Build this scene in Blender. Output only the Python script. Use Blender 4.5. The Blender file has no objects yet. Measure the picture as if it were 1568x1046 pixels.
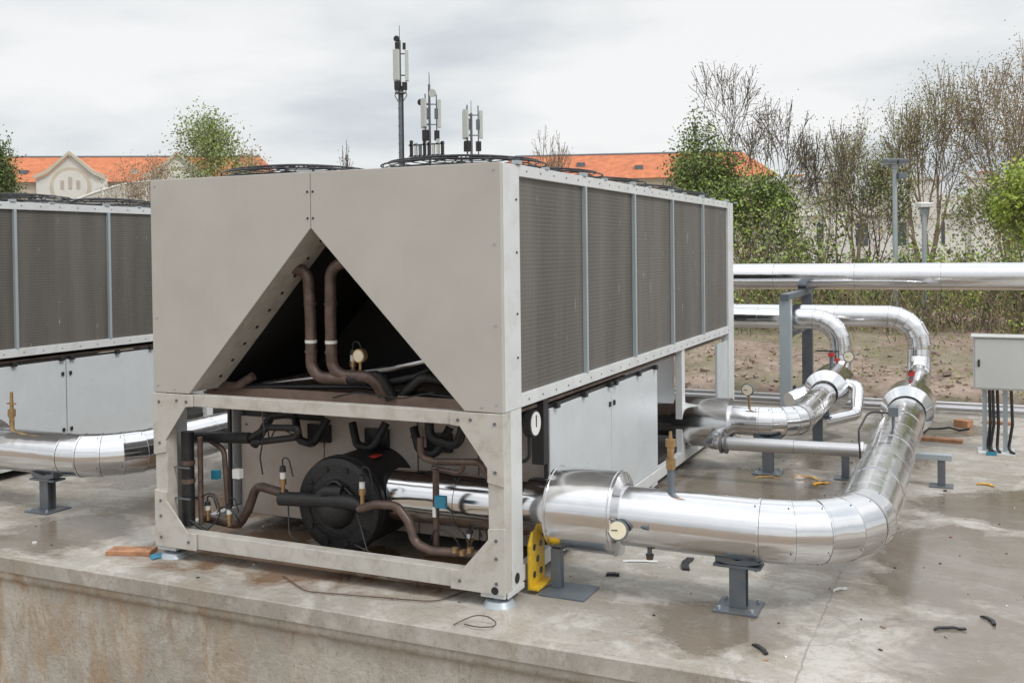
import bpy, bmesh, math, random
from mathutils import Vector, Matrix, noise
random.seed(7)
R=random.random
def U(a,b): return random.uniform(a,b)
scene=bpy.context.scene
G=-0.08   # top of the concrete slab

# ------------------------------------------------------------------ materials
class NT:
    def __init__(s,name):
        m=bpy.data.materials.new(name); m.use_nodes=True; s.m=m; s.t=m.node_tree; s.b=s.t.nodes['Principled BSDF']
    def n(s,typ,**kw):
        nd=s.t.nodes.new(typ)
        for k,v in kw.items(): setattr(nd,k,v)
        return nd
    def l(s,a,b): s.t.links.new(a,b)
    def noise(s,vec,scale,detail=4,rough=.55,dist=0.):
        nd=s.n('ShaderNodeTexNoise'); nd.inputs['Scale'].default_value=scale; nd.inputs['Detail'].default_value=detail
        nd.inputs['Roughness'].default_value=rough; nd.inputs['Distortion'].default_value=dist
        if vec: s.l(vec,nd.inputs['Vector'])
        return nd.outputs['Fac']
    def ramp(s,fac,a,b,ca=(0,0,0,1),cb=(1,1,1,1)):
        nd=s.n('ShaderNodeValToRGB'); e=nd.color_ramp.elements
        e[0].position=a; e[1].position=b; e[0].color=ca; e[1].color=cb
        s.l(fac,nd.inputs['Fac']); return nd.outputs['Color']
    def mix(s,fac,a,b,mode='MIX'):
        nd=s.n('ShaderNodeMix',data_type='RGBA',blend_type=mode)
        for sock,v in ((nd.inputs[0],fac),(nd.inputs[6],a),(nd.inputs[7],b)):
            if hasattr(v,'is_linked'): s.l(v,sock)
            elif isinstance(v,(int,float)): sock.default_value=v
            else: sock.default_value=(*v,1) if len(v)==3 else v
        return nd.outputs[2]
    def math(s,op,a,b=None):
        nd=s.n('ShaderNodeMath',operation=op)
        for i,v in enumerate((a,b)):
            if v is None: continue
            if hasattr(v,'is_linked'): s.l(v,nd.inputs[i])
            else: nd.inputs[i].default_value=v
        return nd.outputs[0]
    def pos(s): return s.n('ShaderNodeNewGeometry').outputs['Position']
    def scaled(s,vec,sc,rot=(0,0,0)):
        nd=s.n('ShaderNodeMapping'); nd.inputs['Scale'].default_value=sc; nd.inputs['Rotation'].default_value=rot; s.l(vec,nd.inputs['Vector']); return nd.outputs[0]
    def bump(s,h,strength,dist=.01):
        nd=s.n('ShaderNodeBump'); nd.inputs['Strength'].default_value=strength; nd.inputs['Distance'].default_value=dist
        s.l(h,nd.inputs['Height']); s.l(nd.outputs[0],s.b.inputs['Normal'])
def mat(name,col,rough=.5,metal=0.,var=.12,scale=6.,bump=0.,bscale=30.,dirt=None,dirt_amt=.4,dscale=3.,runs=0.):
    k=NT(name); p=k.pos()
    f=k.noise(p,scale,2,.6)
    c0=tuple(c*(1-var) for c in col); c1=tuple(min(1,c*(1+var)) for c in col)
    c=k.ramp(f,.3,.7,(*c0,1),(*c1,1))
    if dirt:
        d=k.ramp(k.noise(p,dscale,5,.65,.6),.48,.72)
        d=k.math('MULTIPLY',d,dirt_amt); c=k.mix(d,c,dirt)
    if runs:
        rn=k.ramp(k.noise(k.scaled(p,(1,1,.08)),9,4,.65,.2),.55,.75)
        c=k.mix(k.math('MULTIPLY',rn,runs),c,tuple(x*.62 for x in col))
        sp=k.ramp(k.noise(p,45,2,.6),.72,.76)
        c=k.mix(k.math('MULTIPLY',sp,.3),c,(.22,.18,.14))
    k.l(c,k.b.inputs['Base Color'])
    k.b.inputs['Metallic'].default_value=metal
    k.b.inputs['Roughness'].default_value=rough
    if runs or bump:
        k.l(k.ramp(f,.3,.7,(max(0,rough-.07),)*3+(1,),(min(1,rough+.07),)*3+(1,)),k.b.inputs['Roughness'])
    if bump: k.bump(k.noise(p,bscale,3),bump)
    return k.m

BEIGE=mat('beige_paint',(.465,.445,.412),.40,0,.04,2,dirt=(.39,.365,.33),dirt_amt=.35,dscale=1.5,runs=.08)
INNER=mat('inner_panel_paint',(.50,.44,.39),.5,0,.06,3,dirt=(.30,.20,.14),dirt_amt=.5,dscale=2,runs=.3)
FRAME=mat('frame_paint',(.52,.50,.46),.45,0,.05,5,dirt=(.22,.17,.12),dirt_amt=.4,dscale=9,runs=.15)
LIGHT=mat('pale_paint',(.62,.64,.64),.4,0,.04,4,dirt=(.4,.38,.35),dirt_amt=.3,dscale=6,runs=.08)
SIDE=mat('panel_paint',(.56,.59,.61),.30,0,.03,2,dirt=(.42,.43,.43),dirt_amt=.3,dscale=2,runs=.08)
RAIL=mat('blue_grey_rail',(.38,.43,.46),.4,.2,.05,5)
STEEL=mat('painted_steel',(.14,.165,.19),.45,.3,.15,8,dirt=(.2,.13,.08),dirt_amt=.4)
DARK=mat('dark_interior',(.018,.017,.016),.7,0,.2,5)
DARKSHEET=mat('dark_sheet',(.03,.028,.026),.5,.2,.3,4)  # near-black sheet colour for backing behind seams, panels and gaps
BROWNSHEET=mat('dusty_sheet',(.22,.16,.13),.6,0,.2,6,dirt=(.08,.06,.05),dirt_amt=.7)
COPPER=mat('tarnished_copper',(.125,.085,.07),.40,.3,.3,14,dirt=(.05,.042,.04),dirt_amt=.7,dscale=10)
BRASS=mat('brass',(.42,.28,.14),.38,.7,.2,20)
RUBBER=mat('black_insulation',(.013,.013,.014),.5,0,.3,12,bump=.5,bscale=60)
BLACK=mat('black_plastic',(.02,.02,.022),.4,0,.2,10)
WIRE=mat('black_wire',(.03,.03,.035),.4,.4,.1,10)
REDM=mat('red_plastic',(.42,.03,.02),.4)
BLUEM=mat('blue_plastic',(.03,.22,.34),.4)
YELLOW=mat('yellow_paint',(.66,.42,.02),.45,0,.08,10,dirt=(.3,.2,.05),dirt_amt=.5,dscale=15)
WHITE=mat('white_plastic',(.72,.72,.70),.4,0,.05,8,dirt=(.4,.4,.38),dirt_amt=.2)
ANT=mat('antenna_shell',(.50,.53,.50),.5,0,.05,4)
CABW=mat('cabinet_paint',(.50,.51,.49),.4,0,.04,3,runs=.08)
WOOD=mat('weathered_wood',(.38,.19,.10),.7,0,.3,12)
ORANGEW=mat('yellow_tape',(.70,.36,.03),.5,0,.1,10)
PLASTER=mat('cream_plaster',(.56,.50,.40),.85,0,.08,.5,dirt=(.4,.35,.3),dirt_amt=.4,dscale=.5)
PLASTERW=mat('white_plaster',(.68,.67,.63),.85,0,.08,.4,dirt=(.35,.34,.31),dirt_amt=.5,dscale=.35)
TILE=mat('orange_tile',(.54,.18,.08),.8,0,.2,1.6,dirt=(.35,.13,.07),dirt_amt=.5,dscale=.8)
GLASS=mat('window_glass',(.06,.075,.09),.12,0,.2,1)
DOME=mat('milky_glazing',(.50,.49,.44),.35,0,.08,.5)
def flat(name,col,rough=.8):
    k=NT(name); k.l(k.ramp(k.noise(k.pos(),2.5,1),.3,.7,tuple(c*.8 for c in col)+(1,),tuple(c*1.2 for c in col)+(1,)),k.b.inputs['Base Color'])
    k.b.inputs['Roughness'].default_value=rough; k.b.inputs['Specular IOR Level'].default_value=.2; return k.m
BARK=flat('bark',(.12,.10,.085)); BARKL=flat('pale_bark',(.27,.22,.165))
STONE=mat('stone',(.34,.26,.21),.9,0,.35,3)
DIAL=mat('dial_face',(.72,.66,.50),.3,0,.04,8)

def alu(name,rough,col=(.80,.80,.81),bs=.12):
    k=NT(name); p=k.pos()
    f=k.noise(p,3.5,3,.6)
    c=k.ramp(f,.3,.7,tuple(c*.92 for c in col)+(1,),(*col,1))
    sp=k.ramp(k.noise(p,20,3,.6),.60,.74)
    c=k.mix(k.math('MULTIPLY',sp,.12),c,(.5,.46,.42))
    k.l(c,k.b.inputs['Base Color'])
    k.b.inputs['Metallic'].default_value=1.
    k.l(k.ramp(k.noise(p,5,4,.7),.3,.75,(rough*.75,)*3+(1,),(rough*1.35,)*3+(1,)),k.b.inputs['Roughness'])
    k.bump(k.noise(p,4.,2,.5,.3),bs,.035)
    return k.m
ALU=alu('aluminium_jacket',.15,(.78,.78,.79),.14)
ALU2=alu('dull_aluminium',.32,(.60,.60,.61),.1)

def coilmat():
    k=NT('condenser_fins'); p=k.pos()
    sx=k.n('ShaderNodeSeparateXYZ'); k.l(p,sx.inputs[0])
    z=k.math('SINE',k.math('MULTIPLY',sx.outputs[2],2*math.pi/.0254))
    y=k.math('SINE',k.math('MULTIPLY',sx.outputs[1],2*math.pi/.021))
    zz=k.ramp(z,.35,1.0); yy=k.ramp(y,.2,1.)
    c=k.mix(k.math('MULTIPLY',zz,.5),(.105,.096,.086),(.185,.172,.155))
    c=k.mix(k.math('MULTIPLY',yy,.25),c,(.04,.037,.034))
    blot=k.ramp(k.noise(k.scaled(p,(1,2.2,.22)),1.7,4,.6),.38,.66)
    c=k.mix(k.math('MULTIPLY',blot,.55),c,(.195,.182,.165))
    spk=k.ramp(k.noise(k.scaled(p,(1,1.6,.35)),17,2,.5),.71,.75)
    c=k.mix(k.math('MULTIPLY',spk,.6),c,(.45,.43,.40))
    k.l(c,k.b.inputs['Base Color']); k.b.inputs['Roughness'].default_value=.55; k.b.inputs['Metallic'].default_value=.2
    k.bump(k.mix(.5,zz,yy),.4,.004)
    return k.m
COIL=coilmat()

def blob(k,p,cx,cy,r,ns):
    d=k.n('ShaderNodeVectorMath',operation='DISTANCE'); k.l(p,d.inputs[0]); d.inputs[1].default_value=(cx,cy,G)
    v=k.math('ADD',k.math('DIVIDE',d.outputs['Value'],r),k.math('MULTIPLY',k.math('SUBTRACT',ns,.5),2.4))
    return k.ramp(v,.66,1.0,(1,1,1,1),(0,0,0,1))
def blobs(k,p,lst,ns):
    w=None
    for t in lst:
        b=blob(k,p,*t,ns); w=b if w is None else k.mix(1.,w,b,'LIGHTEN')
    return w
def concrete(name,wall=False):
    k=NT(name); p=k.pos()
    n1=k.noise(p,.8,8,.65,.4); n2=k.noise(p,3.2,6,.65,.6); n3=k.noise(p,34,3,.65); n4=k.noise(p,120,1,.5)
    c=k.ramp(n1,.36,.64,(.27,.245,.21,1),(.45,.42,.38,1))
    c=k.mix(k.math('MULTIPLY',k.ramp(n2,.50,.60),.6),c,(.53,.51,.475))
    c=k.mix(k.math('MULTIPLY',k.ramp(k.noise(p,1.3,8,.72,1.),.50,.58),.5),c,(.28,.225,.165))
    c=k.mix(k.math('MULTIPLY',k.ramp(k.noise(k.scaled(p,(1,5,1),(0,0,.5)),2.2,6,.7,.4),.56,.64),.4),c,(.56,.54,.50))
    c=k.mix(k.math('MULTIPLY',k.ramp(k.noise(p,7,6,.75,.3),.54,.64),.3),c,(.22,.195,.17))
    c=k.mix(k.math('MULTIPLY',k.ramp(n3,.56,.70),.4),c,(.16,.145,.125))
    c=k.mix(k.math('MULTIPLY',k.ramp(n4,.5,.8),.2),c,(.64,.62,.58))
    if wall:
        c=k.mix(.25,c,(.44,.40,.33))
        ps=k.scaled(p,(1,1,.35))
        sx=k.n('ShaderNodeSeparateXYZ'); k.l(p,sx.inputs[0])
        left=k.n('ShaderNodeMapRange'); k.l(sx.outputs[0],left.inputs[0]); left.inputs[1].default_value=-.4; left.inputs[2].default_value=-2.6
        run=k.ramp(k.noise(ps,2.0,8,.75,.8),.44,.60)
        c=k.mix(k.math('MULTIPLY',k.math('MULTIPLY',run,left.outputs[0]),.65),c,(.36,.22,.10))
        run2=k.ramp(k.noise(ps,5,7,.75,.5),.54,.62)
        c=k.mix(k.math('MULTIPLY',run2,.5),c,(.56,.53,.47))
        dk=k.ramp(k.noise(ps,8,6,.75,.3),.57,.66)
        c=k.mix(k.math('MULTIPLY',dk,.4),c,(.18,.145,.11))
        pit=k.ramp(k.noise(p,24,4,.75),.62,.67)
        c=k.mix(k.math('MULTIPLY',pit,.5),c,(.15,.12,.085))
        k.b.inputs['Roughness'].default_value=.9
        k.bump(k.mix(.5,n2,n3),.6,.025)
    else:
        ns=k.noise(p,2.0,7,.68,.5)
        wet=blobs(k,p,((.65,3.35,1.1),(.15,2.5,.8),(1.2,4.9,.9),(2.35,1.9,1.2),(2.75,.25,1.0),(1.9,6.9,.8),(2.7,3.4,.8),(-4.6,2.1,.8),(1.1,.2,.45),(-3.6,.2,.6)),ns)
        rust=blobs(k,p,((-2.2,.55,.75),(-1.4,.35,.6),(-3.0,1.3,.7),(-.6,.45,.5)),ns)
        c=k.mix(k.math('MULTIPLY',wet,.65),c,(.12,.088,.058))
        c=k.mix(k.math('MULTIPLY',rust,.8),c,(.18,.09,.038))
        both=k.mix(1.,wet,rust,'LIGHTEN')
        v=k.n('ShaderNodeTexVoronoi',feature='DISTANCE_TO_EDGE'); v.inputs['Scale'].default_value=.35
        ad=k.n('ShaderNodeVectorMath',operation='ADD'); k.l(p,ad.inputs[0])
        nn=k.n('ShaderNodeTexNoise'); nn.inputs['Scale'].default_value=1.5; nn.inputs['Detail'].default_value=4; k.l(p,nn.inputs['Vector'])
        sc=k.n('ShaderNodeVectorMath',operation='SCALE'); sc.inputs['Scale'].default_value=.7; k.l(nn.outputs['Color'],sc.inputs[0]); k.l(sc.outputs[0],ad.inputs[1])
        k.l(ad.outputs[0],v.inputs['Vector'])
        cr=k.ramp(v.outputs['Distance'],.0,.003,(1,1,1,1),(0,0,0,1))
        c=k.mix(k.math('MULTIPLY',k.math('MULTIPLY',cr,k.ramp(n2,.45,.6)),.35),c,(.13,.11,.09))
        sx=k.n('ShaderNodeSeparateXYZ'); k.l(p,sx.inputs[0])
        for x0 in(1.62,-3.4):
            dj=k.math('ABSOLUTE',k.math('ADD',k.math('SUBTRACT',sx.outputs[0],x0),k.math('MULTIPLY',k.math('SUBTRACT',n2,.5),.06)))
            c=k.mix(k.math('MULTIPLY',k.math('MULTIPLY',k.ramp(dj,.003,.007,(1,1,1,1),(0,0,0,1)),k.ramp(n1,.4,.55)),.5),c,(.15,.125,.10))
        k.l(k.mix(both,(.78,.78,.78),(.17,.17,.17)),k.b.inputs['Roughness'])
        h=k.mix(.4,n3,n2); hh=k.mix(k.math('MULTIPLY',both,.9),h,(.5,.5,.5))
        k.bump(hh,.3,.01)
    k.l(c,k.b.inputs['Base Color'])
    return k.m
CONC=concrete('concrete_slab_surface'); CWALL=concrete('stained_concrete',True)
def dirtmat():
    k=NT('dirt'); p=k.pos()
    c=k.ramp(k.noise(p,1.3,8,.65,.3),.36,.64,(.21,.145,.11,1),(.40,.31,.25,1))
    c=k.mix(k.math('MULTIPLY',k.ramp(k.noise(p,9,5,.7),.52,.62),.5),c,(.48,.41,.36))
    c=k.mix(k.math('MULTIPLY',k.ramp(k.noise(p,.5,5,.6),.48,.56),.5),c,(.14,.15,.07))
    k.l(c,k.b.inputs['Base Color']); k.b.inputs['Roughness'].default_value=.95
    k.bump(k.noise(p,9,6,.7),.8,.06); return k.m
DIRT=dirtmat()
def leaf(name,col): return flat(name,col,.65)
L_BR=leaf('leaf_bright',(.24,.32,.08)); L_MID=leaf('leaf_mid',(.16,.21,.075)); L_DK=leaf('leaf_dark',(.08,.11,.045))
L_OL=leaf('leaf_olive',(.28,.26,.13)); L_GO=leaf('leaf_gold',(.38,.31,.18)); L_BR2=leaf('leaf_rust',(.30,.22,.15)); L_BI=leaf('leaf_birch',(.27,.32,.14))
L_YG=leaf('leaf_yellow',(.36,.44,.09))

# ------------------------------------------------------------------ mesh builder
class MB:
    def __init__(s): s.v=[];s.f=[];s.mi=[];s.sm=[];s.mats=[]
    def m(s,mt):
        if mt not in s.mats: s.mats.append(mt)
        return s.mats.index(mt)
    def add(s,vs,fs,mt,smooth=False):
        o=len(s.v); s.v+=[tuple(v) for v in vs]; k=s.m(mt)
        for f in fs: s.f.append([o+i for i in f]); s.mi.append(k); s.sm.append(smooth)
    def box(s,x0,x1,y0,y1,z0,z1,mt,M=None):
        vs=[Vector((x,y,z)) for x in(x0,x1) for y in(y0,y1) for z in(z0,z1)]
        if M is not None: vs=[M@v for v in vs]
        s.add(vs,[(0,1,3,2),(4,6,7,5),(0,4,5,1),(2,3,7,6),(0,2,6,4),(1,5,7,3)],mt)
    def prism(s,poly,axis,a0,a1,mt,M=None):
        n=len(poly)
        def P(u,v,a): return Vector((u,a,v)) if axis=='y' else (Vector((a,u,v)) if axis=='x' else Vector((u,v,a)))
        vs=[P(u,v,a0) for u,v in poly]+[P(u,v,a1) for u,v in poly]
        if M is not None: vs=[M@v for v in vs]
        s.add(vs,[list(range(n)),list(range(2*n-1,n-1,-1))]+[(i,(i+1)%n,n+(i+1)%n,n+i) for i in range(n)],mt)
    def frame(s,d):
        d=d.normalized(); h=Vector((0,0,1)) if abs(d.z)<.9 else Vector((1,0,0))
        a=d.cross(h).normalized(); return a,d.cross(a).normalized()
    def cyl(s,p0,p1,r0,r1,n,mt,cap=True,smooth=True):
        p0=Vector(p0);p1=Vector(p1);a,b=s.frame(p1-p0)
        vs=[]
        for p,r in((p0,r0),(p1,r1)):
            for i in range(n):
                t=2*math.pi*i/n; vs.append(p+a*math.cos(t)*r+b*math.sin(t)*r)
        s.add(vs,[(i,(i+1)%n,n+(i+1)%n,n+i) for i in range(n)],mt,smooth)
        if cap: s.add(vs,[list(range(n))[::-1],list(range(n,2*n))],mt,False)
    def tube(s,pts,r,n,mt,cap=True):
        pts=[Vector(p) for p in pts]; m=len(pts)
        rs=r if isinstance(r,(list,tuple)) else [r]*m
        d0=(pts[1]-pts[0]).normalized(); a,b=s.frame(d0); vs=[]
        prev=d0
        for i in range(m):
            if i==0:d=d0
            elif i==m-1:d=(pts[i]-pts[i-1]).normalized()
            else:
                d=(pts[i+1]-pts[i]).normalized()+(pts[i]-pts[i-1]).normalized()
                d=d.normalized() if d.length>1e-6 else prev
            q=prev.rotation_difference(d); a=q@a; b=q@b; prev=d
            for j in range(n):
                t=2*math.pi*j/n; vs.append(pts[i]+(a*math.cos(t)+b*math.sin(t))*rs[i])
        fs=[(i*n+j,i*n+(j+1)%n,(i+1)*n+(j+1)%n,(i+1)*n+j) for i in range(m-1) for j in range(n)]
        s.add(vs,fs,mt,True)
        if cap: s.add(vs,[list(range(n))[::-1],list(range((m-1)*n,m*n))],mt,False)
    def jacket(s,pts,r,mt,n=40,seam=True,maxlen=.62):
        pts=[Vector(p) for p in pts]
        q=[pts[0]]
        for i in range(1,len(pts)):
            L=(pts[i]-pts[i-1]).length; k=max(1,int(round(L/maxlen)))
            for j in range(1,k+1): q.append(pts[i-1].lerp(pts[i],j/k))
        pts=q; m=len(pts)
        dirs=[(pts[i+1]-pts[i]).normalized() for i in range(m-1)]
        nr=[dirs[0]]+[(dirs[i-1]+dirs[i]).normalized() for i in range(1,m-1)]+[dirs[-1]]
        for i in range(m-1):
            d=dirs[i]; a,b=s.frame(d); rr=r+(.0015 if i%2 else 0)
            def ring(P,N,off,rad):
                o=[]
                for j in range(n):
                    t=2*math.pi*j/n; w=(a*math.cos(t)+b*math.sin(t))*rad
                    o.append(P+w+d*(-(w.dot(N))/d.dot(N)+off))
                return o
            vs=ring(pts[i],nr[i],0,rr)+ring(pts[i+1],nr[i+1],0,rr)
            fs=[(j,(j+1)%n,n+(j+1)%n,n+j) for j in range(n)]
            s.add(vs,fs,mt,True)
            if i==0: s.add(vs,[list(range(n))],mt)
            if i==m-2: s.add(vs,[list(range(n,2*n))],mt)
            if seam and i>0:
                w=.006
                v1=ring(pts[i],nr[i],-w,rr+.0035)+ring(pts[i],nr[i],w,rr+.0035); s.add(v1,fs,mt,True)
                v2=ring(pts[i],nr[i],w,rr+.0035)+ring(pts[i],nr[i],w,rr-.002); s.add(v2,fs,mt,False)
                v3=ring(pts[i],nr[i],-w,rr+.0035)+ring(pts[i],nr[i],-w,rr-.002); s.add(v3,fs,mt,False)
                v4=ring(pts[i],nr[i],w,rr+.0006)+ring(pts[i],nr[i],w+.003,rr+.0006); s.add(v4,fs,STEEL,True)
                for j in (3,9,15,21,27,33):
                    if j<n and n>=36:
                        t=2*math.pi*j/n; o=(a*math.cos(t)+b*math.sin(t)); q0=pts[i]+o*rr+d*(-(o.dot(nr[i]))*rr/d.dot(nr[i])-.02)
                        s.cyl(q0,q0+o*.003,.005,.003,6,STEEL)
    def ball(s,c,r,mt,n=10,m=7,sz=1.):
        c=Vector(c); vs=[c+Vector((0,0,r*sz))]
        for i in range(1,m):
            t=math.pi*i/m
            for j in range(n): vs.append(c+Vector((r*math.sin(t)*math.cos(2*math.pi*j/n),r*math.sin(t)*math.sin(2*math.pi*j/n),r*sz*math.cos(t))))
        vs.append(c-Vector((0,0,r*sz))); fs=[(0,1+j,1+(j+1)%n) for j in range(n)]
        for i in range(m-2):
            for j in range(n): fs.append((1+i*n+j,1+(i+1)*n+j,1+(i+1)*n+(j+1)%n,1+i*n+(j+1)%n))
        L=len(vs)-1; fs+=[(L,1+(m-2)*n+(j+1)%n,1+(m-2)*n+j) for j in range(n)]
        s.add(vs,fs,mt,True)
    def obj(s,name,parent=None,bevel=0,fix=True):
        me=bpy.data.meshes.new(name); me.from_pydata(s.v,[],s.f)
        for mt in s.mats: me.materials.append(mt)
        me.polygons.foreach_set('material_index',s.mi); me.polygons.foreach_set('use_smooth',s.sm)
        me.update()
        if fix:
            bm=bmesh.new(); bm.from_mesh(me); bmesh.ops.recalc_face_normals(bm,faces=bm.faces); bm.to_mesh(me); bm.free()
        o=bpy.data.objects.new(name,me); scene.collection.objects.link(o)
        if parent: o.parent=parent
        if bevel:
            b=o.modifiers.new('Bevel','BEVEL'); b.width=bevel; b.segments=2; b.limit_method='ANGLE'; b.angle_limit=math.radians(50)
        return o
def empty(name,loc=(0,0,0)):
    o=bpy.data.objects.new(name,None); scene.collection.objects.link(o); o.location=loc; o.empty_display_size=.3
    return o
def fillet(pts,rad,n=5):
    pts=[Vector(p) for p in pts]; out=[pts[0]]
    for i in range(1,len(pts)-1):
        p=pts[i]; a=(pts[i-1]-p); b=(pts[i+1]-p)
        ang=a.angle(b)
        if ang>math.radians(176): out.append(p); continue
        r=min(rad,a.length*.49*math.tan(ang/2),b.length*.49*math.tan(ang/2))
        t=r/math.tan(ang/2); a.normalize(); b.normalize()
        c=p+(a+b).normalized()*(r/math.sin(ang/2))
        s0=p+a*t-c; s1=p+b*t-c
        tot=s0.angle(s1); ax=s0.cross(s1).normalized()
        for k in range(n+1): out.append(c+Matrix.Rotation(tot*k/n,3,ax)@s0)
    out.append(pts[-1]); return out

# ------------------------------------------------------------------ chiller
W=2.54; LEN=5.9; H=2.4
def chiller(ox):
    root=empty('air_cooled_chiller',(ox,0,0))
    b=MB()
    b.prism([(-W,1.01),(-2.24,1.012),(-1.272,2.06),(-1.272,2.4),(-W,2.4)],'y',0,.03,BEIGE)
    b.prism([(-.0,1.01),(-.24,1.012),(-1.268,2.06),(-1.268,2.4),(0,2.4)],'y',0,.03,BEIGE)
    b.obj('end_fascia',root,.004)
    b=MB()
    for x,z in ((-2.5,1.06),(-2.36,1.04),(-.04,1.06),(-.13,1.04),(-1.25,2.28),(-1.29,2.28),(-1.25,2.12),(-1.29,2.12),(-2.5,2.36),(-.04,2.36),(-.04,1.5),(-2.5,1.5),(-.04,1.95)):
        b.cyl((x,-.004,z),(x,.002,z),.007,.007,8,DARK if abs(x+1.27)<.05 else RAIL)
    b.box(-1.285,-1.255,.031,.05,2.05,2.39,DARKSHEET)
    b.obj('rivets',root)
    b=MB()
    def slab(x0,z0,x1,z1,t,y0,y1,mt):
        d=Vector((x1-x0,0,z1-z0)).normalized(); n=Vector((-d.z,0,d.x))
        if n.z<0:n=-n
        poly=[(x0,z0),(x1,z1),(x1+n.x*t,z1+n.z*t),(x0+n.x*t,z0+n.z*t)]
        b.prism(poly,'y',y0,y1,mt)
    slab(-2.235,1.02,-1.272,2.062,.004,.031,.30,FRAME)
    slab(-.245,1.02,-1.268,2.062,.004,.031,.30,FRAME)
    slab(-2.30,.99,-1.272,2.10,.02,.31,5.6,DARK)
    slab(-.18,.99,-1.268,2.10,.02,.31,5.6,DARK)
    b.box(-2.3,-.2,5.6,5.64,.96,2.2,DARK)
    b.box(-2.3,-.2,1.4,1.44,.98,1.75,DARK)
    d=Vector((.963,0,1.042)).normalized()
    for i in range(9):
        p=Vector((-2.235,0,1.02))+d*(.12+i*.15)
        b.cyl((p.x+.004,.2,p.z-.004),(p.x-.002,.2,p.z+.002),.012,.012,8,DARK)
    b.obj('inner_tunnel',root)
    b=MB()
    for x0,x1 in((-W+.002,-W+.10),(-.10,-.002)):
        b.box(x0,x1,.006,.10,.0,1.008,FRAME)
    b.box(-.05,0.,.10,.25,.0,1.008,LIGHT)
    b.box(-W,-W+.05,.10,.25,.0,1.008,LIGHT)
    b.box(-.06,.002,.031,.25,1.01,2.398,LIGHT)
    b.box(-W-.002,-W+.06,.031,.25,1.01,2.398,LIGHT)
    b.box(-W+.10,-.10,.008,.07,.93,1.006,FRAME)
    b.box(-W+.10,-.10,.012,.10,.004,.105,FRAME)
    b.box(-W+.10,-.10,.10,.16,.004,.02,FRAME)
    for s in(0,1):
        def mx(l): return [((-W-x) if s else x,z) for x,z in l]
        b.prism(mx([(0.004,1.006),(-.33,1.006),(-.33,.93),(-.27,.925),(-.10,.70),(-.10,.62),(.004,.60)]),'y',-.006,.0055,FRAME)
        b.prism(mx([(0.004,-.002),(-.34,-.002),(-.34,.105),(-.27,.11),(-.10,.30),(-.10,.36),(.004,.37)]),'y',-.006,.0055,FRAME)
        for x,z in((-.05,.95),(-.05,.68),(-.28,.96),(-.2,.965),(-.05,.3),(-.05,.06),(-.28,.05),(-.05,.2)):
            xx=(-W-x) if s else x
            b.cyl((xx,-.011,z),(xx,-.005,z),.010,.010,8,STEEL)
    for xa,xb in((-.08,.004),(-W-.004,-W+.08)):
        b.box(xa,xb,.25,5.65,1.01,1.085,LIGHT)
        b.box(xa,xb,.25,5.65,2.335,2.402,LIGHT)
        b.box(xa+.004,xb-.004,5.65,5.9,.0,2.398,LIGHT)
        b.box(xa+.02,xb-.01,.25,5.65,.0,.09,LIGHT)
        b.box(xa+.01,xb-.012,3.78,3.88,.09,1.008,LIGHT)
    b.box(-W+.08,-.08,5.80,5.88,2.33,2.39,FRAME)
    b.box(-W+.08,-.08,5.80,5.88,.0,.1,FRAME)
    b.obj('frame',root,.003)
    b=MB()
    for xa,xb in((-.05,-.022),(-W+.022,-W+.05)):
        b.box(xa,xb,.25,5.65,1.085,2.335,COIL)
    b.obj('condenser_coil',root)
    b=MB()
    for side in(0,1):
        for k in range(1,5):
            y=.256+1.078*k
            if side==0: b.box(-.021,.010,y-.014,y+.014,1.085,2.335,RAIL)
            else: b.box(-W-.010,-W+.021,y-.014,y+.014,1.085,2.335,RAIL)
        for k in range(6):
            y=.256+1.078*k-.02
            x=-.005 if side==0 else -W+.005
            b.box(x-.02,x+.02,y-.03,y+.03,2.402,2.425,RAIL)
            b.box(x-.018,x+.018,y+.4,y+.45,2.402,2.415,RAIL)
    for z in (2.2,1.9,1.55,1.3):
        b.cyl((.0,.2,z),(.008,.2,z),.007,.007,6,DARK)
    for i in range(26):
        y=.35+i*.21
        for z in(1.045,2.37): b.cyl((.003,y,z),(.008,y,z),.006,.006,6,STEEL)
    b.obj('coil_dividers',root,.002)
    b=MB()
    for xa,xb in((-.045,-.018),(-W+.018,-W+.045)):
        b.box(xa,xb,.72,1.876,.095,.93,SIDE)
        b.box(xa,xb,1.886,3.04,.095,.93,SIDE)
        b.box(xa-.01,xb-.012,.70,3.06,.09,.95,DARKSHEET)
        b.box(xa,xb,5.2,5.65,.095,.93,SIDE)
    b.obj('service_panels',root,.004)
    b=MB()
    for y in (.80,1.3,1.82,1.94,2.5,2.95): b.box(-.02,.012,y-.024,y+.024,.925,.962,BLACK)
    for y in (1.835,1.925):
        for z in(.80,.27): b.box(-.018,-.004,y-.013,y+.013,z-.018,z+.018,BLACK)
    b.obj('panel_latches',root,.003)
    b=MB()
    b.box(-2.47,-.07,.80,3.02,.03,.86,DARKSHEET)
    def pan(x0,x1,z0,z1): b.box(x0,x1,.775,.80,z0,z1,INNER)
    pan(-2.47,-1.75,.04,.74); pan(-1.74,-1.0,.04,.80); pan(-.99,-.55,.04,.80); pan(-.54,-.08,.04,.80)
    b.box(-2.44,-.06,.36,5.6,.955,.975,BROWNSHEET)
    b.box(-2.40,-.10,.34,.36,.90,1.02,BROWNSHEET)
    b.box(-2.46,-.06,3.2,5.5,.10,.14,DARKSHEET)
    b.box(-.6,-.5,3.3,5.3,.14,.95,SIDE)
    for x in(-2.42,-1.79,-1.70,-1.04,-.95,-.58,-.50,-.12):
        for z in(.12,.68): b.cyl((x,.768,z),(x,.776,z),.01,.01,6,STEEL)
    b.obj('machine_room',root,.003)
    b=MB()
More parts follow.
